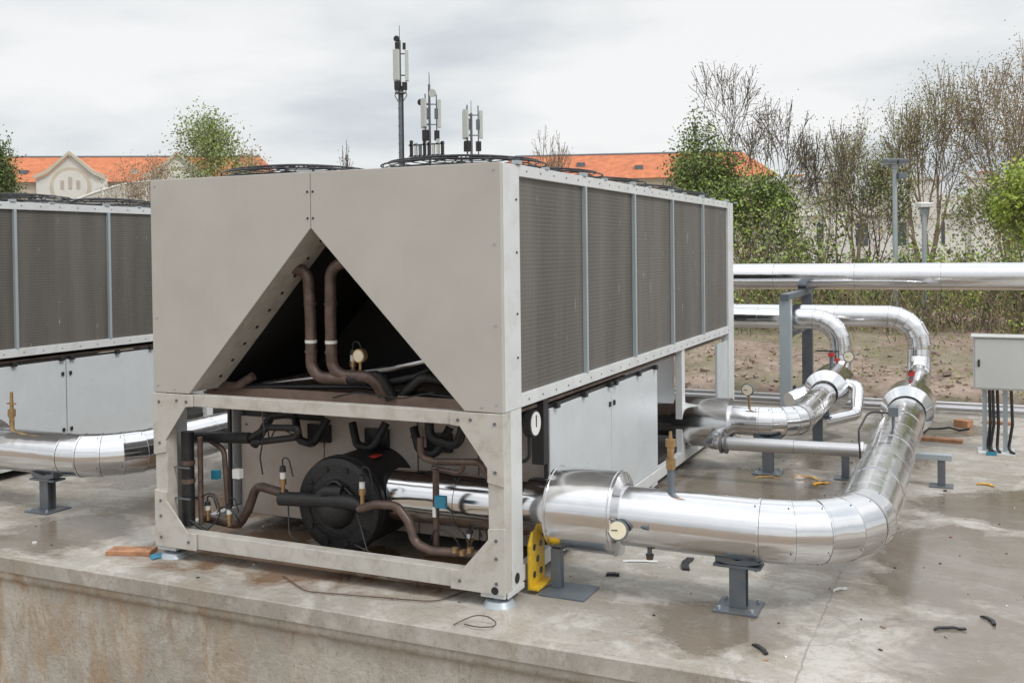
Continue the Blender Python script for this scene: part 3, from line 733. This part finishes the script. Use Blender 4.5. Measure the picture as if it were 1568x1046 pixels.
# ------------------------------------------------------------------ vegetation
def rotdir(d,ang,az):
    a=d.orthogonal().normalized(); a=Matrix.Rotation(az,3,d)@a
    return (Matrix.Rotation(ang,3,a)@d).normalized()
def quads(b,c,n,sig,size,mts):
    mt=random.choice(mts)
    for _ in range(n):
        p=Vector((random.gauss(c.x,sig),random.gauss(c.y,sig),random.gauss(c.z,sig)))
        u=Vector((U(-1,1),U(-1,1),U(-1,1))).normalized(); w=u.orthogonal().normalized(); w=Matrix.Rotation(U(0,6.28),3,u)@w
        s=size*U(.6,1.3)
        b.add([p-w*s*.5,p+u.cross(w)*s*.33,p+w*s*.5,p-u.cross(w)*s*.33],[(0,1,2,3)],mt)
def tree(name,loc,h,width,seed,leaves,lsize=.1,per=3,levels=4,kids=3,tr=.1,stems=1,bark=BARK,sig=.15,spread=.75,up=.03,lowcut=.0,trunk=.26,thin=.006):
    random.seed(seed); segs=[]; tips=[]
    def grow(p,d,L,r,lv):
        n=4 if lv<2 else 3; pts=[p.copy()]; rs=[r]; q=p.copy(); dd=d.copy()
        for i in range(n):
            dd=(dd+Vector((random.gauss(0,.12),random.gauss(0,.12),random.gauss(0,.08)+up))).normalized()
            q=q+dd*L/n; pts.append(q.copy()); rs.append(r*(1-.4*(i+1)/n))
        segs.append((pts,rs,lv))
        if lv==levels: tips.append(pts); return
        if lv==levels-1: tips.append(pts)
        az=U(0,6.28)
        for k in range(kids):
            i=n if k<2 else random.randint(max(1,n-2),n)
            az+=2.4+U(-.4,.4)
            grow(pts[i],rotdir(dd,(U(.35,.75) if k else U(.05,.35))*spread*1.2,az),L*U(.68,.88),rs[i]*(.8 if k==0 else .62),lv+1)
    for s in range(stems):
        d0=Vector((0,0,1)) if stems==1 else rotdir(Vector((0,0,1)),U(.15,.4),6.28*s/stems+U(-.5,.5))
        grow(Vector((U(-.1,.1)*(stems>1),U(-.1,.1)*(stems>1),0)),d0.normalized(),h*trunk,tr,0)
    allp=[p for s in segs for p in s[0]]
    mz=sorted(p.z for p in allp)[int(len(allp)*.995)]; sp=sorted(math.hypot(p.x,p.y) for p in allp)[int(len(allp)*.95)]
    sx=(width/2)/sp; sz=h/mz
    b=MB()
    tf=lambda p:Vector((p.x*sx,p.y*sx,max(p.z*sz,0)))
    for pts,rs,lv in segs: b.tube([tf(p) for p in pts],[max(thin,r) for r in rs],6 if lv<2 else 3,bark,False)
    rt=empty(name,loc); b.obj('trunk_and_limbs',rt,0,False)
    if leaves:
        b=MB()
        for pts in tips:
            c=tf(pts[-1])
            if c.z<h*lowcut: continue
            quads(b,c,per,sig,lsize,leaves)
            if per>1: quads(b,tf(pts[1]),per//2,sig,lsize,leaves)
        b.obj('foliage',rt,0,False)
    return rt
base=lambda lat,dep:S(lat,dep,.35)
tree('budding_tree',base(7.05,30),7.0,4.6,205,[L_OL,L_BR2,L_GO],.055,2,6,3,.12,1,BARK,.10,.95,.02,.35,.34,.009)
tree('leafy_tree',base(4.9,27),4.8,2.5,12,[L_BR,L_MID,L_MID,L_DK],.08,11,5,3,.08,2,BARK,.2)
tree('leafy_tree',base(6.1,25.5),3.3,2.4,13,[L_MID,L_BR,L_BR,L_DK],.08,11,5,3,.07,2,BARK,.18)
tree('golden_tree',base(14.0,34),7.2,4.8,14,[L_GO,L_OL,L_OL,L_BI],.07,6,5,3,.13,3,BARKL,.2,.8,.02,.3,.2,.009)
tree('golden_tree',base(16.4,33),8.0,5.4,15,[L_GO,L_OL,L_GO,L_BR2],.07,6,5,3,.15,3,BARKL,.2,.8,.03,.3,.2,.009)
tree('golden_tree',base(19.2,34),8.2,5.6,16,[L_GO,L_GO,L_OL],.07,6,5,3,.15,3,BARKL,.2,.8,.03,.3,.2,.009)
tree('golden_tree',base(12.2,36),6.1,3.0,17,[L_OL,L_BI,L_GO],.08,4,5,3,.1,2,BARKL,.18,.75,.03,.3)
tree('budding_tree',base(9.4,29),5.1,2.2,18,[L_OL],.055,2,5,3,.05,1,BARK,.09,.8,.03,.3,.25,.007)
tree('leafy_tree',base(10.9,30),4.2,2.6,19,[L_OL,L_MID,L_BI],.08,4,5,3,.06,2,BARK,.17,.7,.03,.25)
tree('leafy_tree',base(13.3,27),3.5,2.4,20,[L_MID,L_OL,L_BR],.08,5,5,3,.06,2,BARKL,.17)
tree('leafy_tree',base(16.0,28),4.2,2.8,31,[L_BI,L_MID,L_BR],.08,5,5,3,.06,2,BARKL,.18)
tree('leafy_tree',base(8.75,17.2),2.9,1.6,21,[L_YG,L_BR,L_YG],.07,9,5,3,.03,2,BARKL,.11)
tree('budding_tree',base(2.7,60),8.4,3.8,22,[L_OL],.08,1,5,3,.09,2,BARKL,.15,.8,.02,.3,.25,.014)
tree('budding_tree',base(-8.1,48),6.6,1.7,23,[L_OL],.1,1,4,3,.04,2,BARK,.1,.7,.02,.0,.25,.012)
tree('birch_tree',base(-13.8,45),7.7,4.0,24,[L_BI,L_BR,L_BI],.11,9,5,3,.11,2,BARKL,.28,.7,.0,.1)
tree('budding_tree',base(-19.8,55),6.8,4.4,25,[L_BR2,L_GO],.10,5,5,3,.09,2,BARKL,.25)
tree('leafy_tree',base(-15.6,60),7.6,3.5,26,[L_OL,L_GO],.11,6,5,3,.09,2,BARKL,.25)
tree('leafy_tree',base(-20.9,40),5.9,2.8,27,[L_DK,L_MID],.11,14,5,3,.09,2,BARK,.25)
random.seed(5)
b=MB()
for i in range(46):
    q=i/46; lat24=4.9+q*11.5+U(-.3,.3); dep=U(19,27); c0=base(lat24*dep/24,dep)
    hh=(U(2.1,3.0) if lat24<7.8 else U(1.2,2.1))*(1.0 if dep<24 else 1.1)
    mts=random.choice([[L_BR,L_MID],[L_MID,L_DK],[L_YG,L_BR],[L_BI,L_BR,L_MID],[L_OL,L_MID],[L_BR,L_YG,L_MID],[L_BR,L_DK],[L_BR2,L_OL]])
    for s in range(12):
        d=Vector((random.gauss(0,.38),random.gauss(0,.38),1)).normalized(); L=hh*U(.5,1.)
        pts=[c0+Vector((U(-.2,.2),U(-.2,.2),0))]
        for k in range(4): d=(d+Vector((U(-.2,.2),U(-.2,.2),.0))).normalized(); pts.append(pts[-1]+d*L/4)
        b.tube(pts,[.018,.014,.01,.007,.005],3,random.choice([BARK,BARKL]),False)
        for p in pts[1:]:
            for _ in range(2): quads(b,p+Vector((U(-.28,.28),U(-.28,.28),U(-.2,.2))),6,.13,.08,mts)
b.obj('shrub_thicket',None,0,False)
b=MB()
for i in range(1500):
    x=U(-6,9); y=13.7+random.gauss(0,.35); z=tz(x,y)-.08+U(0,1.0)**1.2*(.95+.3*math.sin(x*1.7)*math.sin(x*.6+1))
    quads(b,Vector((x,y,z)),9,.09,.06,random.choice([[L_MID],[L_BR],[L_DK],[L_OL],[L_MID],[L_OL],[L_BR2],[L_YG]]))
for i in range(1300):
    x=U(-6,9); y=13.7+random.gauss(-.1,.4); z=tz(x,y)-.05; hh=U(.3,1.2)
    p=Vector((x,y,z)); q=p+Vector((U(-.25,.25),U(-.15,.15),hh*.6)); r=q+Vector((U(-.3,.3),U(-.2,.1),hh*.4))
    b.tube([p,q,r],[.007,.006,.004],3,random.choice([BARKL,L_BR2,BARK,L_GO]),False)
b.obj('ivy_hedge',None,0,False)
b=MB()
for i in range(700):
    x=U(-4,8); y=13.6-5*R()**1.9
    quads(b,Vector((x,y,tz(x,y)+.04)),7,.09,.045,random.choice([[L_MID],[L_BR],[L_OL],[L_OL]]))
b.obj('weeds',None,0,False)
b=MB()
for i in range(800):
    lat=U(-75,95); dep=U(84,104); z=.3+U(0,1)**.8*(4.9+1.4*math.sin(lat*.31)+.9*math.sin(lat*.83+1))
    quads(b,S(lat,dep,z),14,.85,.6,random.choice([[L_MID],[L_OL],[L_DK],[L_BR2],[L_GO]]))
b.obj('tree_line',None,0,False)

# ------------------------------------------------------------------ buildings
def xf(lat,dep,rot): return Matrix.Translation(S(lat,dep,0))@Matrix.Rotation(ya+rot,4,'Z')
def building(name,lat,dep,rot,w,d,eave,ridge,wall,rows,nwin,hip=2.,base_z=0.3,ww=.9,wh=1.4):
    rt=empty(name); rt.matrix_world=xf(lat,dep,rot)
    b=MB(); b.box(-w/2,w/2,0,d,base_z-.5,eave,wall); b.box(-w/2-.15,w/2+.15,-.15,d+.15,eave,eave+.22,wall); b.box(-w/2-.05,w/2+.05,-.06,-.002,eave-1.0,eave-.85,wall); b.obj('walls',rt)
    b=MB(); e=.45; z0=eave+.22
    A=[(-w/2-e,-e,z0),(w/2+e,-e,z0),(w/2+e,d+e,z0),(-w/2-e,d+e,z0),(-w/2+hip,d/2,ridge),(w/2-hip,d/2,ridge)]
    b.add(A,[(0,1,5,4),(1,2,5),(2,3,4,5),(3,0,4),(0,3,2,1)],TILE)
    b.cyl((-w/2+hip,d/2,ridge),(w/2-hip,d/2,ridge),.12,.12,8,STEEL)
    for i in range(int(w/5)):
        x=-w/2+3+i*5; z=eave+1.1+(i%2)*.4; yy=(z-z0)/(ridge-z0)*(d/2+e)-e
        b.box(x-.35,x+.35,yy-.1,yy+.6,z-.1,z+.35,STEEL if i%3 else PLASTER)
    b.obj('roof',rt)
    b=MB(); g=MB()
    for r in range(rows):
        for i in range(nwin):
            x=-w/2+(i+.5)*w/nwin; z=eave-1.2-wh-r*3.0
            if z<base_z: continue
            g.box(x-ww/2,x+ww/2,-.03,.05,z,z+wh,GLASS)
            for a in(-ww/2-.1,ww/2): b.box(x+a,x+a+.1,-.07,.04,z-.1,z+wh+.1,WHITE)
            b.box(x-ww/2,x+ww/2,-.06,.04,z+wh,z+wh+.12,WHITE); b.box(x-ww/2-.15,x+ww/2+.15,-.1,.04,z-.22,z-.1,WHITE)
            b.box(x-.03,x+.03,-.05,.0,z,z+wh,WHITE)
    g.obj('windows',rt); b.obj('window_frames',rt)
    return rt
bl=building('orange_roofed_building',-45,92,.10,46,10,8.5,11.5,PLASTER,2,18)
b=MB()
for x0 in(-5.6,5.0,14.5):
    b.prism([(x0-3.0,3),(x0+3.0,3),(x0+3.0,8.9),(x0+1.9,9.4),(x0,11.1),(x0-1.9,9.4),(x0-3.0,8.9)],'y',-1.2,.6,PLASTERW)
    for s in(-1,1):
        b.prism([(x0+s*3.1,8.9),(x0+s*1.9,9.45),(x0,11.15),(x0,11.45),(x0+s*2.1,9.7),(x0+s*3.2,9.2)],'y',-1.5,-1.2,PLASTER)
    for dx in(-1.2,0,1.2):
        b.box(x0+dx-.3,x0+dx+.3,-1.24,-1.19,6.6,7.9,GLASS); b.cyl((x0+dx,-1.24,7.9),(x0+dx,-1.19,7.9),.3,.3,16,GLASS)
    b.cyl((x0,-1.26,8.2),(x0,-1.19,8.2),1.8,1.8,28,PLASTER); b.cyl((x0,-1.29,8.2),(x0,-1.25,8.2),1.5,1.5,28,PLASTERW)
    for dx in(-.7,0,.7): b.box(x0+dx-.16,x0+dx+.16,-1.32,-1.28,8.0,8.8+(.3 if dx==0 else 0),INNER)
b.obj('gabled_bays',bl)
building('orange_roofed_building',9.8,85,-.12,24,9,7.7,10.4,PLASTER,2,10)
wb=empty('white_building'); wb.matrix_world=xf(27,62,-.1)
b=MB(); b.box(-11,14,0,10,-.2,5.1,PLASTERW)
for x in(-11,-7.6,-2.5,1.2,6.0,10.4):
    b.box(x,x+1.9,-.25,.5,-.2,6.0,PLASTERW); b.box(x-.12,x+2.02,-.37,.6,6.0,6.18,PLASTERW)
b.box(-11.1,14.1,-.18,-.003,3.9,4.05,PLASTERW); b.obj('walls',wb)
b=MB()
for i in range(11):
    x=-9.9+i*2.3; b.box(x-.4,x+.4,-.03,.02,2.0,3.4,GLASS); b.box(x-.4,x+.4,-.03,.02,.0,1.2,GLASS)
b.obj('windows',wb)
b=MB()
for x in(-9.,-3.,3.,8.6): b.box(x,x+.7,3,3.8,5.1,6.6,BEIGE); b.box(x-.08,x+.78,2.92,3.88,6.6,6.7,TILE)
b.obj('chimneys',wb)
gh=empty('glazed_hall'); gh.matrix_world=xf(-22.5,64,.15)
b=MB(); n=20
prof=[(-6.5+13*i/n,4.7+1.9*math.sin(math.pi*i/n)) for i in range(n+1)]
vs=[(x,0,z) for x,z in prof]+[(x,16,z) for x,z in prof]
b.add(vs,[(i,i+1,n+2+i,n+1+i) for i in range(n)],DOME,True)
b.prism([(-6.5,-.2),(6.5,-.2)]+prof[::-1],'y',.0,.1,DOME)
for y in range(0,17,2): b.tube([(x,y,z+.05) for x,z in prof],.07,6,WHITE)
for i in range(1,n,2): b.box(prof[i][0]-.05,prof[i][0]+.05,-.05,-.003,0,prof[i][1],WHITE)
b.box(-6.6,-6.4,0,16,-.2,4.8,PLASTERW); b.box(6.4,6.6,0,16,-.2,4.8,PLASTERW)
b.obj('hall',gh,0)

# ------------------------------------------------------------------ masts and lamps
def mast(lat,dep,top,kind):
    rt=empty('antenna_mast',S(lat,dep,0)); b=MB()
    if kind==0:
        b.cyl((0,0,.3),(0,0,top-2.4),.10,.08,14,STEEL); b.cyl((0,0,top-2.4),(0,0,top-.6),.05,.05,10,STEEL); b.cyl((0,0,top-.6),(0,0,top),.015,.012,6,STEEL)
        z=top-2.2
        for a in(0,2.1,4.2):
            M=Matrix.Rotation(a+.5,4,'Z'); b.box(.20,.34,-.11,.11,z,z+1.2,ANT,M); b.box(.04,.2,-.02,.02,z+.2,z+.25,STEEL,M); b.box(.04,.2,-.02,.02,z+1.05,z+1.1,STEEL,M)
            b.box(.08,.28,-.10,.10,z-.35,z-.05,BLACK,M); b.box(.12,.24,-.07,.07,z+1.25,z+1.5,BLACK,M)
            b.tube([M@Vector((.2,.05,z-.3)),M@Vector((.26,.1,z-.55)),M@Vector((.1,.05,z-.8))],.018,5,BLACK,False)
        for k in range(3): b.cyl((0,0,z-.5+k*.02),(0,0,z-.48+k*.02),.22,.22,12,STEEL)
        for k in range(20): b.box(-.02,.02,-.17,-.1,2+k*.35,2.02+k*.35,STEEL)
        b.cyl((.12,0,.3),(.12,0,top-2.4),.025,.025,6,BLACK)
        b.cyl((-.05,-.1,top-.55),(-.05,-.18,top-.55),.12,.12,12,BLACK)
    else:
        b.cyl((0,0,.3),(0,0,top-.5),.05,.05,10,STEEL); b.cyl((0,0,top-.5),(0,0,top),.014,.012,6,STEEL)
        z=top-(2.2 if kind==1 else 1.5)
        for a in(.6,2.7,4.6):
            M=Matrix.Rotation(a,4,'Z'); b.cyl(M@Vector((.28,0,z-.7)),M@Vector((.28,0,z+1.3)),.025,.025,8,STEEL)
            b.box(.33,.45,-.10,.10,z,z+1.1,ANT,M); b.box(0,.28,-.02,.02,z+.1,z+.14,STEEL,M); b.box(0,.28,-.02,.02,z+.9,z+.94,STEEL,M)
            b.box(.18,.38,-.10,.10,z-.5,z-.12,BLACK,M); b.box(.2,.32,-.08,.08,z+.35,z+.75,STEEL,M)
        if kind==1:
            b.cyl((.3,-.2,z+1.3),(.3,-.3,z+1.3),.14,.16,18,ANT); b.cyl((-.3,-.1,z+1.0),(-.3,-.2,z+1.0),.12,.13,18,BLACK)
            for k in range(8): b.box(-.75+k*.2,-.65+k*.2,-.3,-.2,z-1.15,z-.5-(k%3)*.1,random.choice([STEEL,ANT,BLACK]))
            b.box(-.8,.8,-.3,-.25,z-.72,z-.66,STEEL); b.box(-.8,.8,-.3,-.25,z-1.15,z-1.1,STEEL)
            b.cyl((-.1,.2,z),(-.1,.2,top-.1),.014,.012,6,STEEL)
    b.obj('mast',rt)
mast(-4.35,40,10.9,0); mast(-3.2,40,9.05,1); mast(-1.55,40,7.9,2)
def lamp(lat,dep,top,two):
    rt=empty('street_lamp',S(lat,dep,0)); b=MB()
    b.cyl((0,0,.3),(0,0,top-.12),.045,.04,14,RAIL)
    b.box(-.05,.05,-.05,.05,top-.2,top-.1,RAIL)
    M=Matrix.Translation((0,0,top-.06))@Matrix.Rotation(ya,4,'Z')@Matrix.Rotation(.12,4,'X')
    if two:
        for s in(-1,1):
            b.box(s*.10-.085,s*.10+.085,-.16,.12,-.035,.035,STEEL,M); b.box(s*.10-.07,s*.10+.07,-.14,.10,-.05,-.036,WHITE,M)
        b.box(-.2,.2,.05,.12,-.09,-.052,RAIL,M)
        M2=Matrix.Translation((0,0,top-.33))@Matrix.Rotation(ya,4,'Z'); b.box(.03,.17,-.12,.0,-.05,.05,STEEL,M2); b.box(-.02,.05,-.02,.02,-.02,.02,RAIL,M2)
    else:
        b.box(-.12,.12,-.15,.12,-.04,.03,WHITE,M); b.box(-.10,.10,-.13,.1,-.05,-.041,DARK,M); b.box(-.06,.06,-.05,.05,-.18,-.05,RAIL,M)
    b.obj('lamp',rt,.004)
lamp(6.86,18,3.5,True); lamp(7.38,18,2.72,False)

# ------------------------------------------------------------------ world, sun
w=bpy.data.worlds.new('World'); scene.world=w; w.use_nodes=True; nt=w.node_tree; nt.nodes.clear()
def nd(t): return nt.nodes.new(t)
SE,SA=math.radians(50),math.radians(110)
sky=nd('ShaderNodeTexSky'); sky.sky_type='NISHITA'; sky.sun_disc=False; sky.sun_elevation=SE; sky.sun_rotation=SA
bg1=nd('ShaderNodeBackground'); bg1.inputs[1].default_value=.09; nt.links.new(sky.outputs[0],bg1.inputs[0])
tc=nd('ShaderNodeTexCoord'); sep=nd('ShaderNodeSeparateXYZ'); nt.links.new(tc.outputs['Generated'],sep.inputs[0])
def mth(op,a,b=None):
    n=nd('ShaderNodeMath'); n.operation=op
    for i,v in enumerate((a,b)):
        if v is None: continue
        if hasattr(v,'is_linked'): nt.links.new(v,n.inputs[i])
        else: n.inputs[i].default_value=v
    return n.outputs[0]
zc=mth('ADD',mth('MAXIMUM',sep.outputs[2],0.),.5)
cb=nd('ShaderNodeCombineXYZ'); nt.links.new(mth('DIVIDE',sep.outputs[0],zc),cb.inputs[0]); nt.links.new(mth('DIVIDE',sep.outputs[1],zc),cb.inputs[1])
nt.links.new(mth('MULTIPLY',sep.outputs[2],5.),cb.inputs[2])
def noi(sc,det,rg,dist):
    n=nd('ShaderNodeTexNoise'); n.inputs['Scale'].default_value=sc; n.inputs['Detail'].default_value=det; n.inputs['Roughness'].default_value=rg; n.inputs['Distortion'].default_value=dist
    nt.links.new(cb.outputs[0],n.inputs['Vector']); return n.outputs['Fac']
cl=noi(1.25,6,.5,.2); cl2=noi(3.4,6,.5,.2)
f=mth('ADD',mth('MULTIPLY',cl,.68),mth('MULTIPLY',cl2,.32))
rp=nd('ShaderNodeValToRGB'); e=rp.color_ramp.elements; nt.links.new(f,rp.inputs[0])
e[0].position=.34; e[0].color=(.56,.60,.65,1); e[1].position=.59; e[1].color=(1.,1.,1.,1)
m1=e.new(.45); m1.color=(.73,.77,.80,1); m2=e.new(.51); m2.color=(.87,.89,.90,1)
gr=nd('ShaderNodeMapRange'); nt.links.new(sep.outputs[2],gr.inputs[0]); gr.inputs[1].default_value=.25; gr.inputs[2].default_value=.8; gr.inputs[3].default_value=.97; gr.inputs[4].default_value=1.75
bg2=nd('ShaderNodeBackground'); nt.links.new(rp.outputs[0],bg2.inputs[0]); nt.links.new(gr.outputs[0],bg2.inputs[1])
mx=nd('ShaderNodeMixShader'); mx.inputs[0].default_value=.92; nt.links.new(bg1.outputs[0],mx.inputs[1]); nt.links.new(bg2.outputs[0],mx.inputs[2])
out=nd('ShaderNodeOutputWorld'); nt.links.new(mx.outputs[0],out.inputs[0])
sd=bpy.data.lights.new('sun','SUN'); sd.energy=1.5; sd.angle=math.radians(12); sd.color=(1,.965,.91)
so=bpy.data.objects.new('sun',sd); scene.collection.objects.link(so)
dirv=Vector((math.sin(SA)*math.cos(SE),math.cos(SA)*math.cos(SE),math.sin(SE)))
so.rotation_euler=dirv.to_track_quat('Z','Y').to_euler(); so.location=(0,0,20)

# ------------------------------------------------------------------ camera
f_,yaw,pi_,ro,py=1540.46,.4302,.0171,-.0118,411.25
fw=Vector((-math.sin(yaw)*math.cos(pi_),math.cos(yaw)*math.cos(pi_),-math.sin(pi_)))
r=Vector((math.cos(yaw),math.sin(yaw),0)); u=r.cross(fw)
r2=r*math.cos(ro)+u*math.sin(ro); u2=u*math.cos(ro)-r*math.sin(ro)
cd=bpy.data.cameras.new('camera'); co=bpy.data.objects.new('camera',cd); scene.collection.objects.link(co)
Mx=Matrix((( r2.x,u2.x,-fw.x),(r2.y,u2.y,-fw.y),(r2.z,u2.z,-fw.z))).to_4x4(); Mx.translation=(2.3675,-5.0182,1.9062)
co.matrix_world=Mx; cd.sensor_width=36; cd.lens=f_*36/1568; cd.shift_y=-(522.7-py)/1568; cd.clip_end=5000; cd.clip_start=.05
scene.camera=co
scene.view_settings.view_transform='Standard'; scene.view_settings.look='None'; scene.view_settings.exposure=0
